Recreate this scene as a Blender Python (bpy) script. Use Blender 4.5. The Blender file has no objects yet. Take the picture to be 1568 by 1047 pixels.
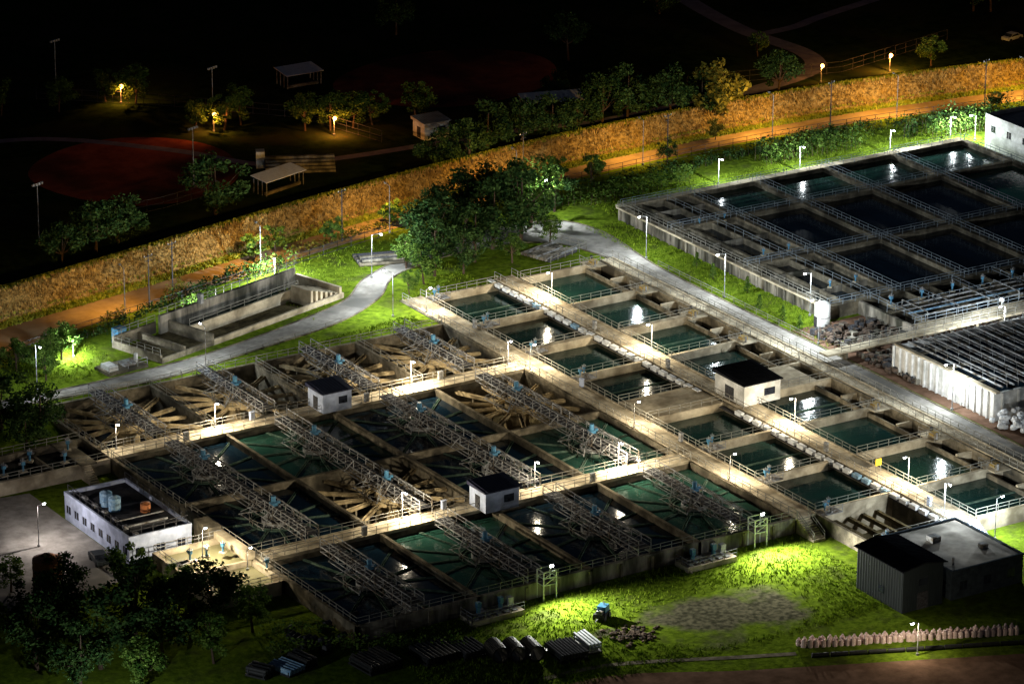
import bpy, math, random
import numpy as np
from mathutils import Matrix, Vector
random.seed(7)
SC=bpy.context.scene
COL=SC.collection
# ------------------------------------------------------------------ materials
MATS={}
def newmat(name):
    m=bpy.data.materials.new(name); m.use_nodes=True
    nt=m.node_tree; b=nt.nodes["Principled BSDF"]; MATS[name]=m
    return m,nt,b
def mixed(name,c1,c2,scale=1.0,rough=.8,c3=None,scale3=.1,bump=0.0,bscale=None,metal=0,spec=None,coord='Object',stretch=None,lo=.35,hi=.65):
    m,nt,b=newmat(name); N=nt.nodes; L=nt.links
    diff=rough>=.7
    if diff:
        N.remove(b);b=N.new("ShaderNodeBsdfDiffuse");L.new(b.outputs[0],N["Material Output"].inputs[0]);cin=b.inputs['Color']
    else:
        cin=b.inputs['Base Color']
        b.inputs['Roughness'].default_value=rough; b.inputs['Metallic'].default_value=metal; b.inputs['Specular IOR Level'].default_value=.3 if spec is None else spec
    tc=N.new("ShaderNodeTexCoord"); src=tc.outputs[coord]
    if stretch:
        mp=N.new("ShaderNodeMapping"); mp.inputs['Scale'].default_value=stretch; L.new(src,mp.inputs[0]); src=mp.outputs[0]
    n=N.new("ShaderNodeTexNoise"); n.inputs['Scale'].default_value=scale; n.inputs['Detail'].default_value=4; n.inputs['Roughness'].default_value=.68
    L.new(src,n.inputs['Vector'])
    r=N.new("ShaderNodeValToRGB"); r.color_ramp.elements[0].position=lo; r.color_ramp.elements[1].position=hi
    r.color_ramp.elements[0].color=(*c1,1); r.color_ramp.elements[1].color=(*c2,1); L.new(n.outputs[0],r.inputs[0])
    out=r.outputs[0]
    if c3:
        n3=N.new("ShaderNodeTexNoise"); n3.inputs['Scale'].default_value=scale3; n3.inputs['Detail'].default_value=3
        L.new(src,n3.inputs['Vector'])
        r3=N.new("ShaderNodeValToRGB"); r3.color_ramp.elements[0].position=.45; r3.color_ramp.elements[1].position=.64
        L.new(n3.outputs[0],r3.inputs[0])
        mx=N.new("ShaderNodeMixRGB"); L.new(r3.outputs[0],mx.inputs[0]); L.new(out,mx.inputs[1]); mx.inputs[2].default_value=(*c3,1); out=mx.outputs[0]
    L.new(out,cin)
    if bump:
        nb=N.new("ShaderNodeTexNoise"); nb.inputs['Scale'].default_value=bscale or scale*3; nb.inputs['Detail'].default_value=2
        L.new(src,nb.inputs['Vector'])
        bp=N.new("ShaderNodeBump"); bp.inputs['Strength'].default_value=bump; bp.inputs['Distance'].default_value=.3
        L.new(nb.outputs[0],bp.inputs['Height']); L.new(bp.outputs[0],b.inputs['Normal'])
    return m
mixed('concrete',(.12,.105,.075),(.27,.235,.175),.9,c3=(.065,.058,.045),scale3=.25)
mixed('concrete_pale',(.38,.325,.235),(.58,.51,.38),.7,c3=(.22,.185,.13),scale3=.3)
mixed('concrete_old',(.07,.065,.055),(.34,.31,.26),.5,c3=(.045,.045,.035),scale3=.35,stretch=(1,1,.25))
mixed('joint',(.15,.14,.12),(.2,.19,.16),.5)
mixed('launder_beige',(.34,.26,.14),(.54,.44,.27),1.2,c3=(.13,.10,.06),scale3=.5)
mixed('launder_wet',(.03,.06,.05),(.10,.14,.11),1.2,rough=.7)
mixed('tank_floor',(.03,.026,.016),(.12,.10,.055),.5,rough=.8)
mixed('steel',(.20,.205,.215),(.38,.39,.40),3,rough=.7,c3=(.12,.10,.08),scale3=1.0)
mixed('dark_steel',(.035,.035,.04),(.08,.08,.085),3,rough=.7)
mixed('rail_metal',(.17,.165,.145),(.30,.29,.26),2,rough=.7)
mixed('rail_cool',(.14,.17,.20),(.25,.29,.33),2,rough=.7)
mixed('rail_white',(.50,.52,.52),(.7,.72,.72),2,rough=.7)
mixed('white_paint',(.55,.55,.54),(.75,.75,.74),1.5,rough=.7,c3=(.40,.40,.38),scale3=.4)
mixed('blue_white_wall',(.38,.44,.60),(.52,.58,.74),1.5,rough=.7,c3=(.30,.34,.45),scale3=.4)
mixed('blue_paint',(.04,.14,.26),(.08,.24,.38),3,rough=.5)
mixed('orange_tank',(.40,.13,.04),(.55,.2,.07),2,rough=.6)
mixed('ochre_paint',(.25,.18,.06),(.4,.28,.1),2,rough=.7)
mixed('roof_blue',(.02,.022,.05),(.04,.042,.08),1,rough=.5)
mixed('roof_dark',(.010,.011,.014),(.022,.023,.028),1,rough=.7)
mixed('roof_grey',(.36,.34,.31),(.58,.55,.50),.3,rough=.8,c3=(.20,.19,.17),scale3=.2)
mixed('dark_shed',(.012,.018,.022),(.03,.038,.042),1.2,rough=.6,stretch=(4,4,.3))
mixed('workshop_wall',(.03,.04,.05),(.06,.075,.09),1.2,rough=.7)
mixed('window_glass',(.01,.012,.02),(.03,.035,.05),1,rough=.1,spec=.6)
mixed('asphalt_pale',(.22,.205,.185),(.37,.35,.32),.5,c3=(.15,.145,.135),scale3=.12)
mixed('asphalt',(.04,.04,.045),(.08,.08,.085),.5)
mixed('path_grey',(.14,.13,.18),(.22,.20,.26),.3)
mixed('levee_road',(.22,.15,.09),(.34,.24,.14),.25,c3=(.16,.11,.065),scale3=.08)
mixed('levee_slope',(.06,.042,.016),(.34,.24,.09),1.6,bump=.8,bscale=3,lo=.38,hi=.62)
mixed('park_grass_unlit',(.006,.014,.004),(.022,.040,.010),.4,c3=(.03,.035,.015),scale3=.06)  # longer grass, with the park's lack of light darkened into the colour
mixed('clay',(.20,.045,.030),(.34,.085,.05),.3,c3=(.06,.03,.02),scale3=.05)
mixed('dirt',(.10,.06,.04),(.19,.115,.08),.4)
mixed('bark',(.05,.035,.025),(.10,.07,.05),4)
mixed('rubble',(.05,.04,.035),(.28,.20,.15),1.2,c3=(.03,.03,.03),scale3=1.2)
mixed('tarp_blue',(.10,.22,.38),(.35,.5,.62),2,rough=.7)
mixed('rubber_black',(.010,.010,.011),(.025,.025,.025),3,rough=.6)
mixed('corrugated',(.25,.3,.33),(.5,.56,.6),2,rough=.5)
mixed('sack',(.55,.40,.38),(.75,.60,.56),2,rough=.8)
mixed('sack_white',(.6,.62,.65),(.75,.77,.8),2,rough=.7)
mixed('yellow_paint',(.6,.42,.03),(.7,.5,.05),2,rough=.7)
def leafmat(name,a,b2,trans=True):
    m,nt,b=newmat(name); N=nt.nodes;L=nt.links
    g=N.new("ShaderNodeNewGeometry"); n=N.new("ShaderNodeTexNoise"); n.inputs['Scale'].default_value=.8; n.inputs['Detail'].default_value=2
    L.new(g.outputs['Position'],n.inputs['Vector'])
    r=N.new("ShaderNodeValToRGB"); r.color_ramp.elements[0].position=.35;r.color_ramp.elements[1].position=.65
    r.color_ramp.elements[0].color=(*a,1);r.color_ramp.elements[1].color=(*b2,1)
    mx=N.new("ShaderNodeMath");mx.operation='ADD'
    ms=N.new("ShaderNodeMath");ms.operation='MULTIPLY_ADD';ms.inputs[1].default_value=.3;ms.inputs[2].default_value=-.15
    L.new(g.outputs['Random Per Island'],ms.inputs[0]);L.new(n.outputs[0],mx.inputs[0]);L.new(ms.outputs[0],mx.inputs[1])
    L.new(mx.outputs[0],r.inputs[0])
    d=N.new("ShaderNodeBsdfDiffuse");L.new(r.outputs[0],d.inputs[0]);out=d.outputs[0];N.remove(b)
    if trans:
        tr=N.new("ShaderNodeBsdfTranslucent");L.new(r.outputs[0],tr.inputs[0])
        ad=N.new("ShaderNodeMixShader");ad.inputs[0].default_value=.3
        L.new(out,ad.inputs[1]);L.new(tr.outputs[0],ad.inputs[2]);out=ad.outputs[0]
    L.new(out,N["Material Output"].inputs[0])
leafmat('leaves_green',(.026,.065,.012),(.12,.19,.035))
leafmat('leaves_dark',(.010,.028,.009),(.045,.08,.022),False)
leafmat('leaves_yellow',(.07,.07,.012),(.19,.17,.03))
leafmat('grass_blades',(.08,.14,.010),(.22,.31,.025),False)
leafmat('reed_blades',(.16,.10,.03),(.42,.29,.10),False)
leafmat('verge_blades',(.14,.17,.02),(.30,.32,.04),False)
m,nt,b=newmat('grass_ground');N=nt.nodes;L=nt.links
N.remove(b);b=N.new("ShaderNodeBsdfDiffuse");L.new(b.outputs[0],N["Material Output"].inputs[0])
g=N.new("ShaderNodeNewGeometry")
n=N.new("ShaderNodeTexNoise");n.inputs['Scale'].default_value=.9;n.inputs['Detail'].default_value=5;n.inputs['Roughness'].default_value=.7
L.new(g.outputs['Position'],n.inputs['Vector'])
r=N.new("ShaderNodeValToRGB");e=r.color_ramp.elements;e[0].position=.3;e[0].color=(.035,.062,.006,1);e[1].position=.7;e[1].color=(.16,.235,.018,1)
L.new(n.outputs[0],r.inputs[0])
n2=N.new("ShaderNodeTexNoise");n2.inputs['Scale'].default_value=.12;n2.inputs['Detail'].default_value=4;L.new(g.outputs['Position'],n2.inputs['Vector'])
def blob(cx,cy,rx,ry,rot=0):
    mp=N.new("ShaderNodeMapping");mp.vector_type='TEXTURE';mp.inputs['Location'].default_value=(cx,cy,-2.2);mp.inputs['Rotation'].default_value=(0,0,rot);mp.inputs['Scale'].default_value=(rx,ry,30)
    L.new(g.outputs['Position'],mp.inputs[0])
    ln=N.new("ShaderNodeVectorMath");ln.operation='LENGTH';L.new(mp.outputs[0],ln.inputs[0])
    a=N.new("ShaderNodeMath");a.operation='MULTIPLY_ADD';a.inputs[1].default_value=-2.2;a.inputs[2].default_value=1.15;L.new(n2.outputs[0],a.inputs[0])
    s=N.new("ShaderNodeMath");s.operation='ADD';L.new(ln.outputs['Value'],s.inputs[0]);L.new(a.outputs[0],s.inputs[1])
    rr=N.new("ShaderNodeValToRGB");rr.color_ramp.elements[0].position=.65;rr.color_ramp.elements[0].color=(1,1,1,1);rr.color_ramp.elements[1].position=1.0;rr.color_ramp.elements[1].color=(0,0,0,1)
    L.new(s.outputs[0],rr.inputs[0]);return rr.outputs[0]
rp=N.new("ShaderNodeValToRGB");rp.color_ramp.elements[0].position=.54;rp.color_ramp.elements[0].color=(0,0,0,1);rp.color_ramp.elements[1].position=.70;rp.color_ramp.elements[1].color=(.8,.8,.8,1)
n4=N.new("ShaderNodeTexNoise");n4.inputs['Scale'].default_value=.25;n4.inputs['Detail'].default_value=4;L.new(g.outputs['Position'],n4.inputs['Vector']);L.new(n4.outputs[0],rp.inputs[0])
mx=N.new("ShaderNodeMixRGB");L.new(rp.outputs[0],mx.inputs[0]);L.new(r.outputs[0],mx.inputs[1]);mx.inputs[2].default_value=(.06,.072,.02,1);cur=mx.outputs[0]
nd=N.new("ShaderNodeTexNoise");nd.inputs['Scale'].default_value=1.5;nd.inputs['Detail'].default_value=5;L.new(g.outputs['Position'],nd.inputs['Vector'])
rd=N.new("ShaderNodeValToRGB");rd.color_ramp.elements[0].color=(.04,.04,.025,1);rd.color_ramp.elements[1].color=(.13,.12,.075,1);rd.color_ramp.elements[0].position=.35;rd.color_ramp.elements[1].position=.65;L.new(nd.outputs[0],rd.inputs[0])
for a in [(36,-46,16,9,-.35),(20,-42,3,2,0)]:
    mx=N.new("ShaderNodeMixRGB");L.new(blob(*a),mx.inputs[0]);L.new(cur,mx.inputs[1]);L.new(rd.outputs[0],mx.inputs[2]);cur=mx.outputs[0]
L.new(cur,b.inputs['Color'])
bp=N.new("ShaderNodeBump");bp.inputs['Strength'].default_value=.5;bp.inputs['Distance'].default_value=.25;L.new(n.outputs[0],bp.inputs['Height']);L.new(bp.outputs[0],b.inputs['Normal'])
def water(name,c1,c2,rough=.10,bump=.22):
    m,nt,b=newmat(name);N=nt.nodes;L=nt.links
    g=N.new("ShaderNodeNewGeometry")
    n=N.new("ShaderNodeTexNoise");n.inputs['Scale'].default_value=.12;n.inputs['Detail'].default_value=2;L.new(g.outputs['Position'],n.inputs['Vector'])
    r=N.new("ShaderNodeValToRGB");e=r.color_ramp.elements;e[0].position=.35;e[0].color=(*c1,1);e[1].position=.65;e[1].color=(*c2,1)
    L.new(n.outputs[0],r.inputs[0]);L.new(r.outputs[0],b.inputs['Base Color'])
    b.inputs['Roughness'].default_value=rough;b.inputs['IOR'].default_value=1.33
    w=N.new("ShaderNodeTexNoise");w.inputs['Scale'].default_value=1.8;w.inputs['Detail'].default_value=2;L.new(g.outputs['Position'],w.inputs['Vector'])
    bp=N.new("ShaderNodeBump");bp.inputs['Strength'].default_value=bump;bp.inputs['Distance'].default_value=.12;L.new(w.outputs[0],bp.inputs['Height']);L.new(bp.outputs[0],b.inputs['Normal'])
water('water_navy',(.003,.010,.018),(.005,.015,.026))
water('water_deep',(.005,.020,.018),(.008,.027,.023))
water('water_teal',(.010,.038,.028),(.016,.054,.039))
water('water_green',(.018,.10,.07),(.028,.14,.10))
water('water_pale',(.17,.16,.09),(.23,.22,.12))
def emis(name,c,s):
    m,nt,b=newmat(name);b.inputs['Base Color'].default_value=(*c,1);b.inputs['Emission Color'].default_value=(*c,1);b.inputs['Emission Strength'].default_value=s
    m.cycles.emission_sampling='NONE'
emis('lamp_glow_white',(.9,.97,1),40);emis('lamp_glow_sodium',(1,.42,.10),14)
# ------------------------------------------------------------------ mesh builder
class MB:
    def __init__(s): s.v=[];s.f=[];s.m=[];s.mats=[]
    def mi(s,m):
        if m not in s.mats:s.mats.append(m)
        return s.mats.index(m)
    def face(s,pts,m):
        k=len(s.v);s.v+= [tuple(p) for p in pts];s.f.append(tuple(range(k,k+len(pts))));s.m.append(s.mi(m))
    def hexa(s,P,m):
        k=len(s.v);s.v+=[tuple(p) for p in P];i=s.mi(m)
        for q in ((3,2,1,0),(4,5,6,7),(0,1,5,4),(1,2,6,5),(2,3,7,6),(3,0,4,7)):
            s.f.append(tuple(k+a for a in q));s.m.append(i)
    def box(s,x0,y0,z0,x1,y1,z1,m):
        s.hexa([(x0,y0,z0),(x1,y0,z0),(x1,y1,z0),(x0,y1,z0),(x0,y0,z1),(x1,y0,z1),(x1,y1,z1),(x0,y1,z1)],m)
    def beam(s,p,q,w,h,m):
        p=Vector(p);q=Vector(q);d=(q-p)
        if d.length<1e-6:return
        d.normalize();up=Vector((0,0,1))
        if abs(d.z)>.99:up=Vector((1,0,0))
        r=d.cross(up).normalized()*w/2;u=r.cross(d).normalized()*h/2
        s.hexa([p-r-u,p+r-u,p+r+u,p-r+u,q-r-u,q+r-u,q+r+u,q-r+u],m)
    def cyl(s,p,q,r0,m,r1=None,n=10,cap=True):
        r1=r0 if r1 is None else r1
        p=Vector(p);q=Vector(q);d=(q-p).normalized();up=Vector((0,0,1)) if abs(d.z)<.9 else Vector((1,0,0))
        a=d.cross(up).normalized();b=d.cross(a);k=len(s.v);i=s.mi(m)
        for c,rr in((p,r0),(q,r1)):
            for j in range(n):
                t=2*math.pi*j/n;s.v.append(tuple(c+a*math.cos(t)*rr+b*math.sin(t)*rr))
        for j in range(n):
            s.f.append((k+j,k+(j+1)%n,k+n+(j+1)%n,k+n+j));s.m.append(i)
        if cap:
            s.f.append(tuple(k+j for j in range(n))[::-1]);s.m.append(i);s.f.append(tuple(k+n+j for j in range(n)));s.m.append(i)
    def ring(s,cx,cy,z0,z1,r0,r1,m,n=28):
        for j in range(n):
            a=2*math.pi*j/n;b=2*math.pi*(j+1)/n
            P=lambda r,t,z:(cx+r*math.cos(t),cy+r*math.sin(t),z)
            s.hexa([P(r0,a,z0),P(r1,a,z0),P(r1,b,z0),P(r0,b,z0),P(r0,a,z1),P(r1,a,z1),P(r1,b,z1),P(r0,b,z1)],m)
    def sphere(s,c,r,m,n=8,sq=(1,1,1)):
        k=len(s.v);i=s.mi(m)
        for a in range(n//2+1):
            ph=math.pi*a/(n//2)
            for b in range(n):
                t=2*math.pi*b/n;s.v.append((c[0]+r*sq[0]*math.sin(ph)*math.cos(t),c[1]+r*sq[1]*math.sin(ph)*math.sin(t),c[2]+r*sq[2]*math.cos(ph)))
        for a in range(n//2):
            for b in range(n):
                s.f.append((k+a*n+b,k+(a+1)*n+b,k+(a+1)*n+(b+1)%n,k+a*n+(b+1)%n));s.m.append(i)
    def mesh(s,name):
        me=bpy.data.meshes.new(name);me.from_pydata(s.v,[],s.f);me.polygons.foreach_set('material_index',s.m)
        for a in s.mats:me.materials.append(MATS[a])
        me.update();return me
    def obj(s,name,parent=None,loc=(0,0,0),rot=0):
        return place(s.mesh(name),name,loc,rot,parent)
def place(me,name,loc=(0,0,0),rot=0,parent=None,scale=None):
    o=bpy.data.objects.new(name,me);o.location=loc;o.rotation_euler=(0,0,rot);COL.objects.link(o)
    if parent:o.parent=parent
    if scale:o.scale=scale if hasattr(scale,'__len__') else (scale,)*3
    return o
def empty(name,loc=(0,0,0),rot=0):
    o=bpy.data.objects.new(name,None);o.location=loc;o.rotation_euler=(0,0,rot);COL.objects.link(o);return o
def rail(mb,p,q,m='rail_metal',h=1.1,step=1.8,t=.065,n=2):
    p=Vector(p);q=Vector(q);L=(q-p).length;k=max(1,int(round(L/step)))
    for i in range(k+1):
        a=p.lerp(q,i/k);mb.beam(a,a+Vector((0,0,h)),t,t,m)
    for j in range(n):
        z=Vector((0,0,h*(1-j*.45)));mb.beam(p+z,q+z,t,t,m)
G0=-.15; GL=-2.2
rnd=random.Random(3)
# ------------------------------------------------------------------ ground
def gz(x,y):
    def lp(a,b,t):t=max(0,min(1,t));t=t*t*(3-2*t);return a+(b-a)*t
    if x<=-9: return lp(GL,G0,(y-48)/16.5)
    if x<=64.1: return GL if y<=-27.9 else G0
    if x<=100.1: return GL if y<=-40.9 else G0
    return lp(GL,G0,(y+50)/9)
holes=[(-9,-28,60,64.5),(60,-28,64,77),(64,-41,100,77)]
xs=sorted(set([-2500,-800,-300,-150,-80,-9,60,64,100,110,200,300,600,2500]))
ys=sorted(set([-2500,-800,-300,-120,-41,-28,64.5,77,120,200,300,600,3000,-50,-47,-44]+[48+i*1.65 for i in range(11)]))
mb=MB()
for i in range(len(xs)-1):
    for j in range(len(ys)-1):
        cx=(xs[i]+xs[i+1])/2;cy=(ys[j]+ys[j+1])/2
        if any(h[0]<cx<h[2] and h[1]<cy<h[3] for h in holes):continue
        P=[(xs[i],ys[j]),(xs[i+1],ys[j]),(xs[i+1],ys[j+1]),(xs[i],ys[j+1])]
        mb.face([(a,b_,gz(a,b_)) for a,b_ in P],'grass_ground')
mb.obj('ground')
def cr(pts,n=8):
    P=[np.array(p,float) for p in pts];P=[2*P[0]-P[1]]+P+[2*P[-1]-P[-2]];o=[]
    for i in range(1,len(P)-2):
        for k in range(n):
            t=k/n;a,b_,c,d=P[i-1:i+3]
            o.append(.5*((2*b_)+(-a+c)*t+(2*a-5*b_+4*c-d)*t*t+(-a+3*b_-3*c+d)*t**3))
    o.append(P[-2]);return o
def strip(name,A,B,z,m,n=8,kerb=None):
    A=cr(A,n);B=cr(B,n);mb=MB()
    for i in range(len(A)-1):
        mb.face([(A[i][0],A[i][1],z),(A[i+1][0],A[i+1][1],z),(B[i+1][0],B[i+1][1],z),(B[i][0],B[i][1],z)],m)
    if kerb:
        for E in(A,B):
            for i in range(len(E)-1):mb.beam((E[i][0],E[i][1],z+.04),(E[i+1][0],E[i+1][1],z+.04),.25,.14,kerb)
    return mb.obj(name)
def path(name,pts,w,z,m,kerb=None):
    P=cr(pts,8);A=[];B=[]
    for i,p in enumerate(P):
        d=P[min(i+1,len(P)-1)]-P[max(i-1,0)];d/=np.linalg.norm(d);nn=np.array([-d[1],d[0]])*w/2
        A.append(p+nn);B.append(p-nn)
    return strip(name,A,B,z,m,1,kerb)
strip('plant_access_road',[(-16,66),(-6,66.5),(12,65.6),(31,69.5),(47,73.5),(58,80),(66,88),(80,92),(94,90),(99,80),(100.6,60),(100.6,40),(100.6,10),(100.6,-45)],
      [(-16,70),(-3,69.5),(14,70.5),(26,72.5),(41,77),(53,82),(62,90),(80,98),(100,99),(106,90),(104,70),(103.7,50),(104,25),(104,-45)],G0+.03,'asphalt_pale',8,'concrete')
strip('paved_yard',[(-60,6),(-40,4),(-22.6,6)],[(-60,42),(-40,42),(-22.6,40)],GL+.03,'asphalt_pale')
# levee -----------------------------------------------------------------------
bx=[-120,-60,2,28,55,83,112,141,168,196,219,260,340];by=[72,86,101,106,112.5,118,122.5,125,125,123,119.5,111,92]
rx=[-120,-60,-4,21,50,78,108,134,165,190,213,260,340];ry=[60,73,88,94,101.5,108.5,114,117,117.5,115,111.5,103,84]
def sm(x,X,Y): return float(np.mean([np.interp(x+d,X,Y) for d in (-16,-12,-8,-4,0,4,8,12,16)]))
base=lambda x:sm(x,bx,by); rlo=lambda x:sm(x,rx,ry)
X=list(np.arange(-110,330,2.5))
mb=MB()
for i in range(len(X)-1):
    a,c=X[i],X[i+1]
    def pr(x,k):
        j=.15*math.sin(x*.7+k)+.12*math.sin(x*1.9+k*2)
        offs=[(-.5,G0-.2),(1.3,1.0),(2.7,2.1),(4.2,2.9),(6.6,3.0),(17,-.4)]
        o,z=offs[k];return(x,base(x)+o,z+(j if 0<k<4 else 0))
    for k in range(5):
        mb.face([pr(a,k),pr(c,k),pr(c,k+1),pr(a,k+1)],'levee_slope' if k<3 else('grass_ground' if k==3 else 'park_grass_unlit'))
mb.obj('levee_embankment')
mb=MB()
for i in range(len(X)-1):
    a,c=X[i],X[i+1]
    mb.face([(a,base(a)+15,G0+.01),(c,base(c)+15,G0+.01),(c,420,G0+.01),(a,420,G0+.01)],'park_grass_unlit')
mb.obj('park_lawn_unlit')  # sheet over the ground, carrying the unlit park's darkness in its colour
mb=MB()
for i in range(len(X)-1):
    a,c=X[i],X[i+1]
    mb.face([(a,rlo(a),G0+.03),(c,rlo(c),G0+.03),(c,base(c)-2.6,G0+.03),(a,base(a)-2.6,G0+.03)],'levee_road')
mb.obj('levee_road')
def blades(mb,x,y,z,h,n,m,spread=.3,w=.09):
    for _ in range(n):
        a=rnd.uniform(0,6.28);dx,dy=math.cos(a)*w,math.sin(a)*w;ox=rnd.uniform(-spread,spread);oy=rnd.uniform(-spread,spread)
        hh=h*rnd.uniform(.6,1.2)
        mb.face([(x+ox-dx,y+oy-dy,z),(x+ox+dx,y+oy+dy,z),(x+ox+rnd.uniform(-.4,.4)*hh,y+oy+rnd.uniform(-.4,.4)*hh,z+hh)],m)
mb=MB()
for _ in range(15000):
    x=rnd.uniform(-15,235);o=rnd.uniform(.2,4.4);z=o*.73-.15
    blades(mb,x,base(x)+o,z,.55,3,'reed_blades',.3,.10)
mb.obj('levee_reed_grass')
mb=MB()
for _ in range(9000):
    x=rnd.uniform(-15,235);o=rnd.choice([rnd.uniform(-2.7,.6),rnd.uniform(-2.7,.6),rnd.uniform(4.4,6)]);z=G0 if o<.3 else(.4 if o<1 else 2.9)
    blades(mb,x,base(x)+o,z,.4,3,'verge_blades',.3,.13)
mb.obj('levee_verge_grass')
mb=MB()
def scatter(x0,x1,y0,y1,z,n,h=.3,skip=None):
    for _ in range(n):
        x=rnd.uniform(x0,x1);y=rnd.uniform(y0,y1)
        if skip and skip(x,y):continue
        blades(mb,x,y,z,h*rnd.choice([.6,1,1,1.6]),3,'grass_blades',.25,.06)
scatter(-8,60,-55,-28.6,GL,9000,skip=lambda x,y:((x-36)/15)**2+((y+46)/9)**2<rnd.uniform(.6,1.2))
scatter(104.6,111.6,25,92,G0,2600)
scatter(112,150,94,104,G0,2000);scatter(150,190,94,112,G0,2000)
scatter(-25,10,72,86,G0,1500);scatter(20,58,66,72,G0,1500,skip=lambda x,y:y>65+(x-20)*.15)
scatter(44,76,76,104,G0,2000,skip=lambda x,y:abs(y-(73+(x-47)*.85))<6)
mb.obj('lawn_grass')
# ------------------------------------------------------------------ clarifier block
mb=MB()
CXW=[-9,9.3,27,44.5]
D=-5.2
for k,(y,w) in enumerate([(-27.7,.5),(20.4,.45),(64.3,.5)]):
    mb.box(-9.25,y-w/2,D,60.2,y+w/2,0,'concrete_old' if k==0 else 'concrete')
for y0,y1 in ((-3.0,-2.5),(.1,.6),(40.6,41.1),(43.7,44.2)):
    mb.box(-9.25,y0,D,60.2,y1,-.3,'concrete')
for k,x in enumerate(CXW): mb.box(x-.25,-27.95,D,x+.25,64.55,.006,'concrete')
mb.box(60,-28,D,60.4,77,.003,'concrete')
mb.box(-9.2,-27.9,D-.2,60.2,64.5,D,'tank_floor')
for k in range(14): mb.box(-8.5+k*5,-28.15,GL-.1,-8.1+k*5,-27.96,-.3,'concrete')
mb.obj('clarifier_basin_walls')
def walkway(name,x0,y0,x1,y1,z=0.02,th=.35,m='concrete_pale',rails=True,rm='rail_metal'):
    mb=MB();mb.box(x0,y0,z-th,x1,y1,z,m)
    al=(x1-x0)>(y1-y0)
    if al:
        for y in(y0+.1,y1-.1):
            mb.box(x0,y-.1,z,x1,y+.1,z+.12,m)
            if rails:rail(mb,(x0,y,z+.1),(x1,y,z+.1),rm)
        x=x0+3
        while x<x1: mb.box(x,y0+.25,z+.002,x+.06,y1-.25,z+.006,'joint');x+=3
    else:
        for x in(x0+.1,x1-.1):
            mb.box(x-.1,y0,z,x+.1,y1,z+.12,m)
            if rails:rail(mb,(x,y0,z+.1),(x,y1,z+.1),rm)
        y=y0+3
        while y<y1: mb.box(x0+.25,y,z+.002,x1-.25,y+.06,z+.006,'joint');y+=3
    return mb.obj(name)
walkway('clarifier_walkway',-9.2,40.7,60.3,44.1,.03)
walkway('clarifier_walkway',-9.2,-2.9,60.3,.5,.03)
mb=MB()
for y in(-27.7,64.3):rail(mb,(-9,y,0),(60,y,0))
rail(mb,(-9,-27.7,0),(-9,64,0))
for x in CXW[1:]:
    rail(mb,(x,44.5,0),(x,64,0),step=2.5);
mb.obj('safety_railing')
def tank_mesh(name,hx,hy,kind):
    mb=MB();dr=kind=='dry'
    wm={'dry':None,'navy':'water_navy','teal':'water_teal','green':'water_green'}[kind]
    lm='launder_beige' if dr else 'launder_wet'
    if wm: mb.face([(-hx,-hy,-1),(hx,-hy,-1),(hx,hy,-1),(-hx,hy,-1)],wm)
    z0,z1=(-1.3,-.85) if dr else(-1.2,-.84);w=.5 if dr else .26
    R0=3.4;nn=14 if dr else 12
    for k in range(nn):
        a=2*math.pi*(k+.5)/nn;c,s=math.cos(a),math.sin(a)
        R=min(hx/abs(c) if abs(c)>1e-3 else 99,hy/abs(s) if abs(s)>1e-3 else 99)-.1
        nx,ny=-s*w/2,c*w/2
        for sg in(-1,1):
            mb.beam((c*R0+sg*nx,s*R0+sg*ny,(z0+z1)/2),(c*R+sg*nx,s*R+sg*ny,(z0+z1)/2),.1,z1-z0,lm)
        mb.beam((c*R0,s*R0,z0+.1),(c*R,s*R,z0+.1),w-.1,.1,lm)
        if dr: mb.beam((c*R*.7,s*R*.7,z0-.05),(c*R*.7,s*R*.7,-5),.25,.25,'concrete')
    mb.ring(0,0,z0,z1+.02,R0-.55,R0-.4,lm);mb.ring(0,0,z0,z1+.02,R0,R0+.15,lm);mb.ring(0,0,z0+.02,z0+.12,R0-.4,R0,lm)
    mb.ring(0,0,-4.5 if dr else -1.6,-.45,1.7,1.85,'steel' if not dr else lm,20)
    mb.cyl((0,0,-5),(0,0,1.0),.35,'dark_steel',n=12)
    for k in range(20):
        a=2*math.pi*k/20;b=2*math.pi*(k+1)/20;r=R0+.1
        mb.beam((r*math.cos(a),r*math.sin(a),z1),(r*math.cos(a),r*math.sin(a),z1+.9),.05,.05,'rail_metal')
        mb.beam((r*math.cos(a),r*math.sin(a),z1+.9),(r*math.cos(b),r*math.sin(b),z1+.9),.06,.06,'rail_metal')
    return mb.mesh(name)
cxs=[.2,18.2,35.8,52.4];hxs=[8.85,8.55,8.45,7.4]
rows=[(54.2,9.9),(30.6,9.9),(10.4,9.6),(-15.2,12.1)]
kinds=[['dry','dry','dry','dry'],['navy','teal','navy','dry'],['navy','dry','navy','teal'],['navy','teal','navy','teal']]
cache={}
for r_,(cy,hy) in enumerate(rows):
    for c_,cx in enumerate(cxs):
        k=(kinds[r_][c_],c_==3,c_==0,hy)
        if k not in cache:cache[k]=tank_mesh('clarifier_tank',hxs[c_],hy,kinds[r_][c_])
        place(cache[k],'clarifier_tank',(cx,cy,0))
mb=MB();mb.face([(-8.8,46,-4.2),(4,46,-4.2),(6,62,-4.2),(-8.8,64,-4.2)],'water_navy');mb.obj('puddle_water')
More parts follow.
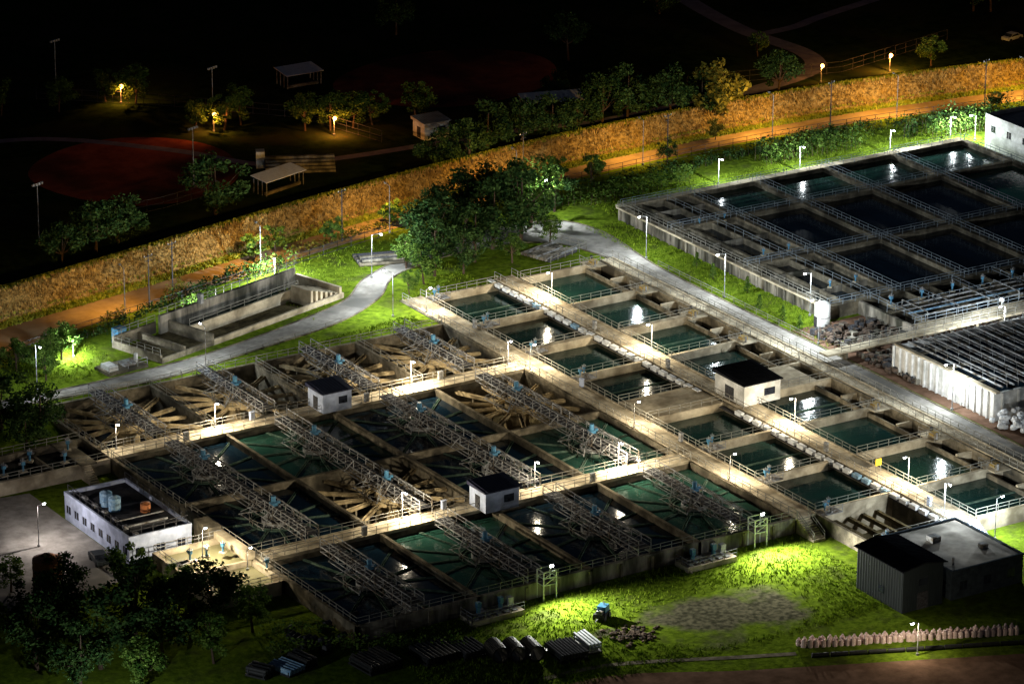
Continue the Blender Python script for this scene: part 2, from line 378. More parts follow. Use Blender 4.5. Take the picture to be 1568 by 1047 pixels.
def bridge_mesh(L,centers):
    mb=MB();w=1.0
    mb.box(-w,-L,-.08,w,0,0,'dark_steel')
    n=int(L/2.2);st=L/n
    for k in range(int(L/1.1)): mb.box(-w+.08,-k*1.1-.25,0.0,w-.08,-k*1.1-.1,.03,'steel')
    for sx in(-1,1):
        x=sx*w;mb.beam((x,0,-.12),(x,-L,-.12),.12,.2,'steel');mb.beam((x,0,-.85),(x,-L,-.85),.1,.1,'steel');mb.beam((x,0,1.15),(x,-L,1.15),.10,.10,'steel');mb.beam((x,0,.6),(x,-L,.6),.06,.06,'steel')
        for i in range(n+1):
            y=-i*st;mb.beam((x,y,-.85),(x,y,1.15),.08,.08,'steel')
            if i<n:
                mb.beam((x,y,-.1 if i%2 else -.85),(x,y-st,-.85 if i%2 else -.1),.07,.07,'steel')
            if i%2==0 and 0<i<n:
                mb.beam((x,y,-.7),(x+sx*1.5,y,-.2),.08,.08,'steel');mb.beam((x+sx*1.5,y,-.2),(x,y,1.0),.07,.07,'steel')
        mb.beam((x+sx*1.5,-2*st,-.2),(x+sx*1.5,-L+2*st,-.2),.09,.09,'steel')
    for c in centers:
        mb.cyl((0,-c,0),(0,-c,.5),.7,'dark_steel',n=14);mb.box(-.45,-c-.45,.5,.45,-c+.45,.95,'blue_paint')
        mb.cyl((0,-c,.95),(0,-c,1.9),.33,'blue_paint',n=12);mb.cyl((.3,-c+.2,.75),(1.1,-c+.2,.75),.22,'blue_paint',n=10)
        for sx in(-1,1):
            for sy in(-1,1):
                mb.beam((sx*1.0,-c+sy*.8,-.2),(sx*3.6,-c+sy*3.4,-1.2),.13,.13,'steel')
                mb.beam((sx*1.0,-c+sy*.8,1.1),(sx*3.4,-c+sy*3.2,-.8),.08,.08,'steel')
                mb.beam((sx*1.0,-c+sy*2.8,1.1),(sx*2.6,-c+sy*2.6,-1.2),.08,.08,'steel')
            mb.beam((sx*3.5,-c-3.3,-1.1),(sx*3.5,-c+3.3,-1.1),.1,.1,'steel')
    return mb.mesh('clarifier_bridge')
b1=bridge_mesh(20.3,[10.1]);b2=bridge_mesh(40.5,[9.7,29.9]);b4=bridge_mesh(23.5,[11.2])
for cx in cxs:
    place(b1,'clarifier_bridge',(cx,64.5,.85));place(b2,'clarifier_bridge',(cx,40.6,.85));place(b4,'clarifier_bridge',(cx,-4,.85))
# huts -------------------------------------------------------------------------
def hut(name,x0,y0,x1,y1,z,h,wall,roof,over=.3):
    e=empty(name,((x0+x1)/2,(y0+y1)/2,z));w=(x1-x0)/2;d=(y1-y0)/2
    mb=MB();mb.box(-w,-d,0,w,d,h,wall)
    mb.obj('walls',e)
    mb=MB()
    P=[(-w-over,-d-over,h),(w+over,-d-over,h),(w+over,d+over,h),(-w-over,d+over,h)]
    Q=[(-w-over,-d-over,h+.15),(w+over,-d-over,h+.15),(w+over,d+over,h+.55),(-w-over,d+over,h+.55)]
    mb.hexa(P+Q,roof)
    for k in range(int(2*w/.5)):
        xx=-w+k*.5+.2;mb.beam((xx,-d-over,h+.17),(xx,d+over,h+.57),.06,.05,roof)
    mb.obj('roof',e)
    mb=MB();mb.box(-w-.03,-d*.3,.1,-w,d*.3,2.1,'dark_steel');mb.box(w*.1,-d-.03,1.1,w*.7,-d,2.2,'window_glass');mb.box(w*.06,-d-.05,1.0,w*.74,-d-.03,1.08,wall);mb.obj('door_and_window',e)
    return e
hut('pump_control_hut',25,40.2,29.8,44.6,.05,3.0,'blue_white_wall','roof_blue')
hut('pump_control_hut',25,-4.5,30.4,-.3,.05,3.0,'blue_white_wall','roof_blue')
hut('filter_control_house',79,10.5,85.5,18,.05,3.2,'white_paint','roof_dark')
# ------------------------------------------------------------------ filters
WY=[76.3,61.7,48,34.5,21.8,14,1,-13,-27,-40.4]
def cell_range():
    for i in range(len(WY)-1):
        if i==4:continue
        yield i,WY[i+1],WY[i]
mb=MB()
for k,y in enumerate(WY):
    w=1.1 if k in(2,) else .5
    mb.box(64,y-w/2,D,78,y+w/2,-.02,'concrete_pale');mb.box(81.4,y-w/2,D,97.6,y+w/2,-.02,'concrete_pale')
for x in(64.1,77.9,81.7,97.5,100.2):mb.box(x-.25,-40.7,D,x+.25,76.6,-.01,'concrete')
mb.box(94.2,-40.6,D,94.5,76.4,-.6,'concrete')
mb.box(64,-40.6,D-.2,100.2,76.5,D,'tank_floor')
mb.box(77.9,-40.7,D,81.7,-40.4,-.05,'concrete_old')
for x in(64,81.4):
    mb.box(x+.3,14.2,-.6,x+13.6,21.6,-.05,'concrete_pale')
for _,a,b_ in cell_range():
    mb.box(94.5,(a+b_)/2-.2,D,97.3,(a+b_)/2+.2,-.3,'concrete_pale')
for k in range(5): mb.box(65+k*2.4,-40,-2.6,65.5+k*2.4,-27.4,-2.0,'tank_floor')
mb.obj('filter_basin_walls')
for i,a,b_ in cell_range():
    for j,(x0,x1) in enumerate(((64.35,77.65),(81.95,94.2))):
        if j==0 and i==8: continue
        km=('water_teal' if i in(0,1,2,7) else 'water_deep') if j==1 else 'water_deep'
        mb=MB();z=-1.3;mb.face([(x0,a+.2,z),(x1,a+.2,z),(x1,b_-.2,z),(x0,b_-.2,z)],km)
        mb.box(x0,(a+b_)/2-.2,-1.9,x1,(a+b_)/2+.2,-1.2 if (i+j)%3==0 else -1.4,'launder_wet')
        mb.obj('filter_tank_water')
    mb=MB();mb.face([(94.5,a+.2,-2),(97.3,a+.2,-2),(97.3,b_-.2,-2),(94.5,b_-.2,-2)],'water_navy');mb.obj('channel_water')
walkway('filter_walkway',60.4,-28,63.9,77,.02)
walkway('filter_walkway',78.1,-41,81.5,78,.03)
walkway('filter_walkway',97.7,-40.5,100.1,77,.02)
mb=MB()
for k,y in enumerate(WY):
    for x0,x1 in((64.4,77.6),(82,97.2)):
        rail(mb,(x0,y,0),(x1,y,0),step=2)
mb.obj('safety_railing')
mb=MB();y=-40
while y<77:
    if not 10<y<19:
        mb.box(76.9,y,-.45,77.6,y+1.5,.10,'sack_white' if rnd.random()<.85 else 'tarp_blue')
    y+=2.2
mb.box(76.8,-41,-.62,77.62,77,-.46,'dark_steel');mb.obj('cable_tray')
mb=MB();mb.box(-.5,-.1,0,.5,0,1.0,'yellow_paint');mb.beam((-.45,-.05,-.9),(-.45,-.05,0),.05,.05,'steel');mb.beam((.45,-.05,-.9),(.45,-.05,0),.05,.05,'steel')
mb.obj('warning_sign',loc=(80.5,-20,.95))
def valve_mesh():
    mb=MB();mb.box(-.45,-.45,0,.45,.45,.15,'concrete_pale');mb.cyl((0,0,.15),(0,0,1.0),.14,'blue_paint');mb.box(-.25,-.2,.95,.25,.2,1.4,'blue_paint')
    mb.cyl((.3,0,1.2),(.6,0,1.2),.15,'steel');mb.ring(0,0,1.52,1.58,.3,.38,'steel',12);mb.beam((-.35,0,1.55),(.35,0,1.55),.05,.05,'steel');mb.cyl((0,0,1.4),(0,0,1.9),.05,'steel')
    return mb.mesh('valve_actuator')
VM=valve_mesh()
def valve(x,y,z=0.02,s=1,r=0): place(VM,'valve_actuator',(x,y,z),r,scale=s)
for k,y in enumerate(WY):
    if k in(4,5):continue
    valve(65.4,y-.9,0,.9,0);valve(66.8,y+.2,0,.8,1.2)
    mb=MB();mb.box(64.4,y-2.2,-.12,67.6,y-.3,-.05,'steel');rail(mb,(64.5,y-2.2,-.05),(67.5,y-2.2,-.05),'steel');mb.cyl((66,y-1.6,-.05),(66,y-1.6,.6),.2,'steel');mb.obj('valve_platform')
    mb=MB();mb.box(94.3,y-2,-.14,97.3,y+1.8,-.03,'concrete_pale');mb.box(95.2,y-.7,-.03,96.2,y+.4,.6,'ochre_paint');mb.cyl((95.3,y-1.4,-.03),(95.3,y-1.4,.9),.2,'steel');mb.cyl((96.3,y+1.2,-.03),(96.3,y+1.2,.8),.25,'dark_steel');rail(mb,(94.4,y-2,-.03),(94.4,y+1.8,-.03));mb.obj('sampling_station')
def cabinet(x,y,r=0,c='steel'):
    mb=MB();mb.box(-.35,-.2,.1,.35,.2,1.3,c);mb.box(-.4,-.25,1.3,.4,.25,1.36,c);mb.box(-.3,-.2,0,-.2,.2,.1,'dark_steel');mb.box(.2,-.2,0,.3,.2,.1,'dark_steel');mb.box(-.02,-.22,.2,.0,-.2,1.2,'dark_steel');mb.obj('electrical_cabinet',loc=(x,y,.03),rot=r)
for x,y,r,c in((3,41.3,0,'steel'),(15,43.5,0,'blue_white_wall'),(33,41.3,0,'steel'),(47,43.5,0,'steel'),(7,-2.3,0,'steel'),(21,0,0,'blue_white_wall'),(44,-2.3,0,'steel'),(63.3,60,1.57,'steel'),(63.3,30,1.57,'blue_white_wall'),(63.3,4,1.57,'steel'),(78.8,50,1.57,'steel'),(78.8,30,1.57,'steel'),(78.8,-10,1.57,'steel'),(78.8,-34,1.57,'blue_white_wall')):cabinet(x,y,r,c)
# ------------------------------------------------------------------ sedimentation basin (upper right)
mb=MB();ZB=2.0
XS=[112.2,126,139.5,154,168.5,184];YS=[35.2,57.5,79,93]
for x in XS:
    mb.box(x-.25,35,-1,x+.25,93.2,ZB+.006,'concrete_old' if x<113 else 'concrete')
for y in YS: mb.box(112,y-.25,-1,184.2,y+.25,ZB,'concrete')
for x in(116.5,121):mb.box(x-.15,35.4,-1,x+.15,92.8,ZB-.25,'concrete')
for y in np.arange(43,92,9):
    mb.box(112.4,y-.12,-1,125.8,y+.12,ZB-.3,'concrete_old')
for k in range(24):
    y=36+k*2.45;mb.box(111.62,y,-.2,111.9,y+.3,ZB-.3,'concrete_old')
mb.box(111.55,35,ZB-.22,112.1,93.3,ZB+.04,'concrete_pale')
mb.box(112.2,92.9,ZB-.4,184.3,94.4,ZB+.03,'concrete_pale')
mb.face([(112.4,35.4,.7),(125.8,35.4,.7),(125.8,92.8,.7),(112.4,92.8,.7)],'water_navy')
mb.obj('sedimentation_basin_walls')
for i in range(1,5):
    for j in range(3):
        x0,x1,y0,y1=XS[i]+.2,XS[i+1]-.2,YS[j]+.2,YS[j+1]-.2
        mb=MB();z=1.2;mb.face([(x0,y0,z),(x1,y0,z),(x1,y1,z),(x0,y1,z)],'water_green' if(i==4 and j==1) else('water_teal' if j==2 or i==4 else 'water_navy'));mb.obj('sedimentation_tank_water')
mb=MB()
for x in XS:
    for s in(-.45,.45):rail(mb,(x+s,35.2,ZB),(x+s,93,ZB),'rail_cool' if x>113 else 'rail_metal',step=2.4,t=.05)
    mb.box(x-.5,35.6,ZB+.01,x+.5,92.6,ZB+.06,'concrete')
for y in YS:
    for s in(-.45,.45):rail(mb,(112.5,y+s,ZB),(184,y+s,ZB),'rail_cool',step=2.4,t=.05)
    mb.box(112.8,y-.5,ZB+.07,183.5,y+.5,ZB+.1,'concrete_pale' if y>90 else 'concrete')
rail(mb,(121,36,ZB-.2),(121,92,ZB-.2),'rail_cool',step=2.4,t=.05)
mb.obj('basin_catwalk')
for x in(118.5,123.5):
    for y in(43,61,79):valve(x,y,ZB-.3,.8,rnd.random()*3)
mb=MB()
mb.box(118,21,-.2,118.5,34.8,2,'concrete_old');mb.box(118.5,21,-.2,160,21.4,2.2,'concrete');mb.box(118.5,28,-.2,170,28.4,2.1,'concrete')
mb.face([(118.5,21.4,.9),(170,21.4,.9),(170,34.9,.9),(118.5,34.9,.9)],'water_navy')
for x in range(122,170,5): mb.box(x,21.4,.3,x+.3,34.8,1.9,'concrete');
for x in range(120,170,8):
    rail(mb,(x,21.5,2),(x,34.5,2),'rail_cool',step=2.2,t=.06)
rail(mb,(118.5,21.2,2.2),(165,21.2,2.2),'rail_cool',step=2);rail(mb,(118.5,28.2,2.1),(165,28.2,2.1),'rail_cool',step=2)
mb.obj('inlet_channel')
mb=MB()
for k in range(4):
    mb.cyl((120,23+k*1.6,2.6+.1*(k%2)),(168,23+k*1.6,2.6+.1*(k%2)),.14,'tarp_blue' if k==1 else 'steel',n=8)
for x in range(122,168,6):
    for k in (0,1):mb.beam((x,22.6+k*6.4,1.9),(x,22.6+k*6.4,3.2),.12,.12,'steel')
    mb.beam((x,22.6,3.2),(x,29,3.2),.12,.12,'steel')
mb.obj('pipe_rack')
for x in range(121,166,6):valve(x,30.5,2.1,1.0,x);
mb=MB();mb.cyl((0,0,0),(0,0,3.4),1.25,'white_paint',n=20);mb.sphere((0,0,3.4),1.25,'white_paint',16,(1,1,.5));mb.ring(0,0,1.6,1.7,1.25,1.3,'steel',20);mb.box(-1.3,-.3,.0,-1.15,.4,1.8,'dark_steel');mb.obj('chemical_silo',loc=(109.8,33.2,G0))
mb=MB();mb.box(100.3,19,1.0,140,21,1.3,'concrete_pale');rail(mb,(103,19.1,1.3),(140,19.1,1.3),'rail_metal');rail(mb,(103,20.9,1.3),(140,20.9,1.3),'rail_metal')
for x in range(104,140,5):
    mb.box(x,19.3,G0,x+.5,20.7,1.0,'concrete')
mb.obj('footbridge')
mb=MB()
for _ in range(900):
    x=rnd.uniform(106,121);y=rnd.uniform(5,31)
    if abs(y-20)<1.3:continue
    s=rnd.uniform(.15,.6);a=rnd.uniform(0,3.1);h=rnd.uniform(.2,.8)
    c,sn=math.cos(a)*s,math.sin(a)*s*.6;z=G0+rnd.uniform(0,.5)
    P=[(x-c+sn,y-sn-c),(x+c+sn,y+sn-c),(x+c-sn,y+sn+c),(x-c-sn,y-sn+c)]
    mb.hexa([(p[0],p[1],z) for p in P]+[(p[0]+rnd.uniform(-.1,.1),p[1],z+h) for p in P],rnd.choice(['rubble','rubble','rubble','concrete_old','dark_steel']))
mb.obj('rubble_pile')
mb=MB();mb.box(104.5,-45,G0+.02,150,34,G0+.04,'dirt');mb.obj('storage_yard_ground')
mb=MB();mb.box(107,-13,G0,107.4,11,4.2,'white_paint');mb.box(107.4,10.6,G0,150,11,4.2,'white_paint');mb.box(107.4,-13,G0,150,-12.6,4.2,'white_paint')
for k in range(17): mb.box(106.75,-12.9+k*1.5,G0,107,-12.6+k*1.5,4.1,'white_paint')
for k in range(12): mb.box(108+k*3,-13.3,G0,108.3+k*3,-13,4.1,'white_paint')
mb.box(106.9,-13.2,4.2,107.6,11.2,4.45,'concrete_pale')
mb.face([(107.4,-12.6,3.2),(150,-12.6,3.2),(150,10.6,3.2),(107.4,10.6,3.2)],'water_navy')
for k in range(11):
    x=109+k*2.1;mb.cyl((x,-12,4.5),(x,10.5,4.5),.16,'steel',n=8);rail(mb,(x+.8,-12,4.2),(x+.8,10.5,4.2),'steel',step=3,t=.06)
for y in(-8,-1,6):mb.box(107.5,y,4.0,140,y+.6,4.25,'concrete')
mb.obj('sludge_thickener_tank')
mb=MB()
for _ in range(70):
    x=rnd.uniform(105.5,112);y=-14-rnd.uniform(.2,5);z=G0+rnd.choice([0,.6,1.2,1.8])*(.6+.4*rnd.random());s=rnd.uniform(.45,.65);k0=len(mb.v)
    mb.sphere((x,y,z+.45),s,'sack_white',8,(1.1,.9,.75))
    for q in range(k0,len(mb.v)):
        a=mb.v[q];mb.v[q]=(a[0]+rnd.uniform(-.08,.08),a[1]+rnd.uniform(-.08,.08),a[2]+rnd.uniform(-.08,.08))
mb.obj('white_bulk_bags')
def building(name,x0,y0,x1,y1,z,h,wall,roofm,wins=5,par=.5,winz=(1.1,2.2)):
    e=empty(name,((x0+x1)/2,(y0+y1)/2,z));w=(x1-x0)/2;d=(y1-y0)/2
    mb=MB();mb.box(-w,-d,0,w,d,h,wall)
    t=.25
    mb.box(-w-.05,-d-.05,h,w+.05,-d+t,h+par,wall);mb.box(-w-.05,d-t,h,w+.05,d+.05,h+par,wall);mb.box(-w-.05,-d+t,h,-w+t,d-t,h+par,wall);mb.box(w-t,-d+t,h,w+.05,d-t,h+par,wall);mb.obj('walls',e)
    mb=MB();mb.box(-w+t,-d+t,h,w-t,d-t,h+.06,roofm);mb.obj('roof',e)
    mb=MB()
    n=wins;
    for i in range(n):
        yy=-d+(i+.5)*2*d/n;mb.box(-w-.02,yy-.6,winz[0],-w+.01,yy+.6,winz[1],'window_glass');mb.box(-w-.08,yy-.7,winz[0]-.12,-w,yy+.7,winz[0]-.02,wall);mb.beam((-w-.03,yy,winz[0]),(-w-.03,yy,winz[1]),.05,.05,wall)
    n=max(1,int(n*w/d))
    for i in range(n):
        xx=-w+(i+.5)*2*w/n;mb.box(xx-.6,-d-.02,winz[0],xx+.6,-d+.01,winz[1],'window_glass');mb.box(xx-.7,-d-.08,winz[0]-.12,xx+.7,-d,winz[0]-.02,wall);mb.beam((xx,-d-.03,winz[0]),(xx,-d-.03,winz[1]),.05,.05,wall)
    mb.obj('windows',e);return e
building('administration_building',189,80,206,93,G0,5.5,'white_paint','roof_grey',3,.7,(3.2,4.4))
e=building('chlorination_building',-22.5,9.8,-13,29,GL,3.5,'blue_white_wall','asphalt',8,.6,(1.2,2.3))
mb=MB()
for x,y in((-1.6,3.2),(-1.4,1.0)):
    mb.cyl((x,y,3.6),(x,y,5.5),.85,'tarp_blue',n=16);mb.cyl((x,y,5.5),(x,y,5.8),.85,'tarp_blue',.3,16)
mb.cyl((2.0,-1.5,3.6),(2.0,-1.5,4.8),.7,'orange_tank',n=16);mb.cyl((2.0,-1.5,4.8),(2.0,-1.5,5.0),.7,'orange_tank',.2,16)
for a in np.arange(-9,9,3):mb.box(-3.5,a,3.6,-2.9,a+.8,4.1,'steel')
rail(mb,(-4.4,-9.2,4.1),(-4.4,9.2,4.1),'dark_steel');rail(mb,(4.4,-9.2,4.1),(4.4,9.2,4.1),'dark_steel');rail(mb,(-4.4,-9.2,4.1),(4.4,-9.2,4.1),'dark_steel')
mb.cyl((-3.5,-4,4.2),(3.5,-4,4.2),.1,'steel');mb.cyl((-3,-6,4),(3,-6,4),.15,'steel');mb.obj('rooftop_water_tanks',e)
e=building('flat_roof_workshop',64.4,-57.5,76.4,-42.8,GL,3.9,'workshop_wall','roof_grey',4,.3,(1.2,2.4))
mb=MB();mb.box(-2,2,3.96,-.6,3.4,4.7,'steel');mb.box(2.5,-3,3.96,3.5,-2,4.5,'steel');mb.cyl((-4,-5,3.96),(-4,-5,4.9),.15,'steel');mb.obj('rooftop_vents',e)
e=empty('metal_storage_shed',(59.6,-52.5,GL));mb=MB();w,d,h=3.3,5,6.0
mb.box(-w,-d,0,w,d,h,'dark_shed')
for y in(-d,d):mb.face([(-w,y,h),(w,y,h),(0,y,h+.5)],'dark_shed')
for k in range(18):
    y=-d+.25+k*.56;mb.box(-w-.05,y,0,-w,y+.12,h,'dark_shed')
mb.obj('walls',e);mb=MB()
for s in(-1,1):
    P=[(0,-d-.4,h+.53),(s*(w+.4),-d-.4,h-.05),(s*(w+.4),d+.4,h-.05),(0,d+.4,h+.53)];mb.hexa(P+[(p[0],p[1],p[2]+.12) for p in P],'roof_dark')
    for k in range(20):
        y=-d-.3+k*.55;mb.beam((0,y,h+.67),(s*(w+.4),y,h+.09),.06,.05,'roof_dark')
mb.obj('roof',e);mb=MB();mb.box(-.9,-d-.04,0,.9,-d,2.4,'dark_steel');mb.box(-.7,-d-.05,3.4,.7,-d,4.3,'window_glass');mb.box(-w-.09,-1,1.4,-w-.05,.2,2.4,'window_glass');mb.obj('door_and_windows',e)
mb=MB()
for a in((-20,-9.5,-19.6,8),(-9.9,-9.5,-9.4,8)):mb.box(a[0],a[1],GL,a[2],a[3],-.2,'concrete_pale')
for y in(-9.5,-1.2,7.6):mb.box(-20,y,GL,-9.4,y+.4,-.206,'concrete_pale')
mb.face([(-19.6,-9.1,-1.0),(-9.9,-9.1,-1.0),(-9.9,7.6,-1.0),(-19.6,7.6,-1.0)],'water_pale')
for p in(((-19.8,-9.3),(-19.8,7.8)),((-19.8,7.8),(-9.6,7.8)),((-19.8,-9.3),(-9.6,-9.3))):rail(mb,(*p[0],-.2),(*p[1],-.2),'steel')
mb.box(-20.6,2,-.2,-16,3.2,-.1,'steel');mb.obj('sludge_settling_tank')
for x,y in((-17,2.8),(-14.5,2.8),(-12,2.8),(-9.6,-5)):valve(x,y,-.15,1.0,x)
mb=MB();mb.box(-10.6,-1,-.2,-9.2,10,.8,'concrete_pale');mb.box(-11.5,8,-2.2,-9.4,12,1.4,'concrete');mb.obj('sludge_gate_chamber')
mb=MB();mb.box(-27,41,GL,-9.3,41.5,-.1,'concrete_pale');mb.box(-27,50,GL,-9.3,50.5,-.1,'concrete');mb.box(-27.2,41,GL,-26.8,50.5,-.106,'concrete_pale');mb.box(-18,41.4,GL,-17.6,50,-.3,'concrete');
mb.face([(-27,41.4,-1.2),(-9.3,41.4,-1.2),(-9.3,50,-1.2),(-27,50,-1.2)],'water_navy')
mb.box(-14,40.8,-.3,-11.5,50.6,-.02,'concrete');rail(mb,(-27,41.2,-.1),(-9.5,41.2,-.1));rail(mb,(-27,50.2,-.1),(-9.5,50.2,-.1))
for k in range(9):mb.box(-14,40.8-.35*(k+1),GL,-12.6,40.8-.35*k,-.2-.22*k,'concrete_pale')
mb.obj('inlet_chamber')
for x,y in((-25,43),(-22,43),(-19.5,46),(-15.5,43),(-13,47)):valve(x,y,-.1,1.1,x)
e=empty('intake_channel',(17.5,70.5,G0),math.radians(17));mb=MB()
mb.box(9,1.5,-.0,38,1.9,.9,'concrete_pale');mb.box(7,11,0,37,11.5,3.0,'concrete_old');mb.box(9,6.5,0,33,6.9,1.9,'concrete_pale');mb.box(37,1.5,0,37.5,11,2.0,'concrete_pale')
mb.box(-2,2,0,-1.6,12,1.2,'concrete');mb.box(-2,12,0,7,12.4,1.8,'concrete');mb.box(3,2,0,3.4,12,1.3,'concrete');mb.box(8.6,1.5,0,9,12,1.9,'concrete');mb.box(-2,1.6,0,9,2,.8,'concrete')
for k in range(6):mb.box(31+k*1.1,2,0,31.5+k*1.1,6.3,2.8-.35*k,'concrete_pale')
mb.box(-1.6,2,.02,37,11.2,.05,'tank_floor');mb.face([(9,7,.12),(33,7,.12),(33,11,.12),(9,11,.12)],'water_teal')
rail(mb,(7,11.25,3.0),(37,11.25,3.0));rail(mb,(9,6.7,1.9),(33,6.7,1.9),step=3);rail(mb,(-2,2,1.2),(-2,12,1.2));rail(mb,(-2,12.2,1.8),(7,12.2,1.8))
mb.box(15,10.2,3.0,15.6,11,4.6,'steel');mb.box(-.5,12.6,0,1.3,14,2.4,'blue_paint');mb.obj('channel_walls',e)
mb=MB();mb.box(-3.5,-2,0,3.5,2,.5,'concrete');mb.box(-3,-1.5,.5,-1.5,1,1.2,'white_paint');mb.box(0,-1,.5,2,1,.9,'steel');rail(mb,(-3.4,-1.9,.5),(3.4,-1.9,.5),'steel');mb.cyl((2.6,0,.5),(2.6,0,1.8),.3,'white_paint');mb.obj('pump_platform',loc=(9,73,G0),rot=.1)
mb=MB()
for k in range(9):mb.cyl((0,k*.62,.3),(9,k*.62,.3),.28,rnd.choice(['concrete','concrete_old','dark_steel']),n=10)
for k in range(6):mb.cyl((.5,k*.62+.3,.82),(8.5+rnd.uniform(-1,.4),k*.62+.3,.82),.28,rnd.choice(['concrete','concrete_old','dark_steel']),n=10)
mb.obj('stacked_pipes',loc=(63,94.5,G0),rot=-.3)
mb=MB()
for k in range(10):mb.cyl((0,k*.62,.3),(8+rnd.uniform(-1.5,0),k*.62,.3),.28,rnd.choice(['steel','dark_steel','concrete_old']),n=10)
rail(mb,(0,-.5,0),(9,-.5,0),'rail_metal',h=1.4);rail(mb,(9,-.5,0),(9,6.5,0),'rail_metal',h=1.4);mb.obj('stacked_pipes',loc=(90,80.5,G0),rot=.3)
def raft(x,y):
    mb=MB();mb.box(0,0,0,8,3.2,.7,'concrete_pale')
    for k in range(6):mb.box(.5+k*1.2,.4,.7,1.2+k*1.2,1.5,.85,'steel')
    mb.box(.2,-.35,.0,.5,0,.35,'concrete_pale');rail(mb,(0,.1,.7),(8,.1,.7),'steel');rail(mb,(0,.1,.7),(0,3.1,.7),'steel')
    for q in(2.2,5.6):
        mb.cyl((q,2.2,.7),(q,2.2,1.5),.3,'blue_paint');mb.box(q-.3,1.9,1.5,q+.3,2.5,2.3,'blue_paint');mb.cyl((q,2.2,.9),(q+1.4,2.2,.9),.2,'steel')
    mb.box(6.6,1.8,.7,7.4,2.6,2.0,'white_paint');mb.cyl((3.4,2.3,.7),(3.4,3.4,.7),.25,'steel');mb.obj('sludge_pump_platform',loc=(x,y,GL))
raft(6,-31.8);raft(40,-31.8)
def gantry(x,y):
    mb=MB()
    for dx in(0,2):
        for dy in(0,-1.6):mb.beam((dx,dy,-2.2),(dx,dy,1.9),.14,.14,'rail_white')
    for z in(0,1.0,1.9):
        for a,b_ in(((0,0),(2,0)),((0,-1.6),(2,-1.6)),((0,0),(0,-1.6)),((2,0),(2,-1.6))):mb.beam((*a,z),(*b_,z),.1,.1,'rail_white')
    for z0,z1 in((0,1.0),(1.0,1.9)):mb.beam((0,-1.6,z0),(2,-1.6,z1),.08,.08,'rail_white');mb.beam((2,0,z0),(2,-1.6,z1),.08,.08,'rail_white')
    mb.box(0,-1.6,.0,2,0,.06,'steel');mb.obj('bridge_access_tower',loc=(x,y,0))
gantry(18.4,-27.9);gantry(52.5,-27.9)
mb=MB()
for k in range(10):mb.box(60.6,-28-.4*(k+1),GL,62.6,-28-.4*k,-.1-.2*k,'concrete_pale')
rail(mb,(60.7,-28,0),(60.7,-32,-2));rail(mb,(62.5,-28,0),(62.5,-32,-2));mb.obj('concrete_stairs')
mb=MB()
for k in range(10):mb.box(80.0,-41-.4*(k+1),GL,81.6,-41-.4*k,-.1-.2*k,'blue_white_wall')
mb.box(74,-42.4,GL,80,-41,-.3,'blue_white_wall');rail(mb,(74,-42.3,-.3),(80,-42.3,-.3),'rail_white');mb.obj('stair_block')
strip('dirt_road',[(-20,-62),(8,-53),(30,-62),(60,-75),(100,-92)],[(-16,-70),(5,-62),(26,-72),(56,-84),(96,-101)],GL+.03,'dirt')
path('lawn_kerb_path',[(3,-50),(15,-51),(30,-57.5),(37,-60.5)],1.0,GL+.035,'concrete')
mb=MB();p0=Vector((39,-58.5));p1=Vector((65,-69.5))
for k in range(36):
    p=p0.lerp(p1,k/35)
    for j in range(2):
        x=p.x+rnd.uniform(-.16,.16);y=p.y+rnd.uniform(-.2,.2)-j*.9;hh=rnd.uniform(.6,.85);rr=rnd.uniform(.34,.42);mb.cyl((x,y,GL),(x,y,GL+hh),rr,'sack',rr*.92,8);mb.sphere((x,y,GL+hh),rr*.92,'sack',8,(1,1,.55));mb.cyl((x,y,GL+hh+.15),(x+rnd.uniform(-.1,.1),y,GL+hh+.35),.09,'sack',.15,6)
mb.obj('sandbag_row')
mb=MB()
for k in range(14):
    x=38+k*2.3;y=-62.5-k*.98;mb.cyl((x,y,GL+.3),(x+2.1,y-.9,GL+.3),.3,'rubber_black',n=10)
mb.obj('drainage_pipe')
for x,y in((3.8,-40.0),(5.8,-41),(7.8,-42)):
    mb=MB();mb.ring(0,0,0,3.2,.95,1.1,'rubber_black',20);
    for z in np.arange(0,3.2,.35):mb.ring(0,0,z,z+.12,1.1,1.17,'rubber_black',20)
    o=mb.obj('culvert_pipe');o.rotation_euler=(math.radians(90),0,math.radians(rnd.uniform(-15,5)));o.location=(x,y,GL+1.15)
def rackstack(name,x,y,w,l,n,m,rot=0,h=1.0):
    mb=MB();mb.box(0,0,0,w,l,.25,'rubber_black')
    for k in range(n):
        q=w*(k+.5)/n;e1=rnd.uniform(-.3,.3);mb.cyl((q,0,h),(q,l+e1,h),w/n*.42,m,n=8);mb.cyl((q,.05,h*.6),(q,l-.05,h*.6),w/n*.42,m,n=8)
    for q in(.2,l-.5):
        mb.box(0,q,.25,.12,q+.12,h,'dark_steel');mb.box(w-.12,q,.25,w,q+.12,h,'dark_steel')
    mb.obj(name,loc=(x,y,GL),rot=rot)
rackstack('corrugated_sheet_stack',9.5,-47.5,4,5,9,'dark_steel',-.1);rackstack('corrugated_sheet_stack',14,-47,2,4.5,4,'corrugated',-.1,1.3)
rackstack('steel_bar_stack',-5.5,-39.5,5,5,8,'rubber_black',0);rackstack('steel_bar_stack',-13,-38,5,5,9,'rubber_black',.1);rackstack('steel_bar_stack',-.5,-40.5,3.6,4.5,7,'dark_steel',0)
rackstack('tarp_covered_stack',-22,-33,3,4,5,'tarp_blue',.3,.7);rackstack('tarp_covered_stack',-19,-32,2,4,3,'rubber_black',.2);rackstack('tarp_covered_stack',-25,-32,2.4,3,3,'rubber_black',.5)
mb=MB()
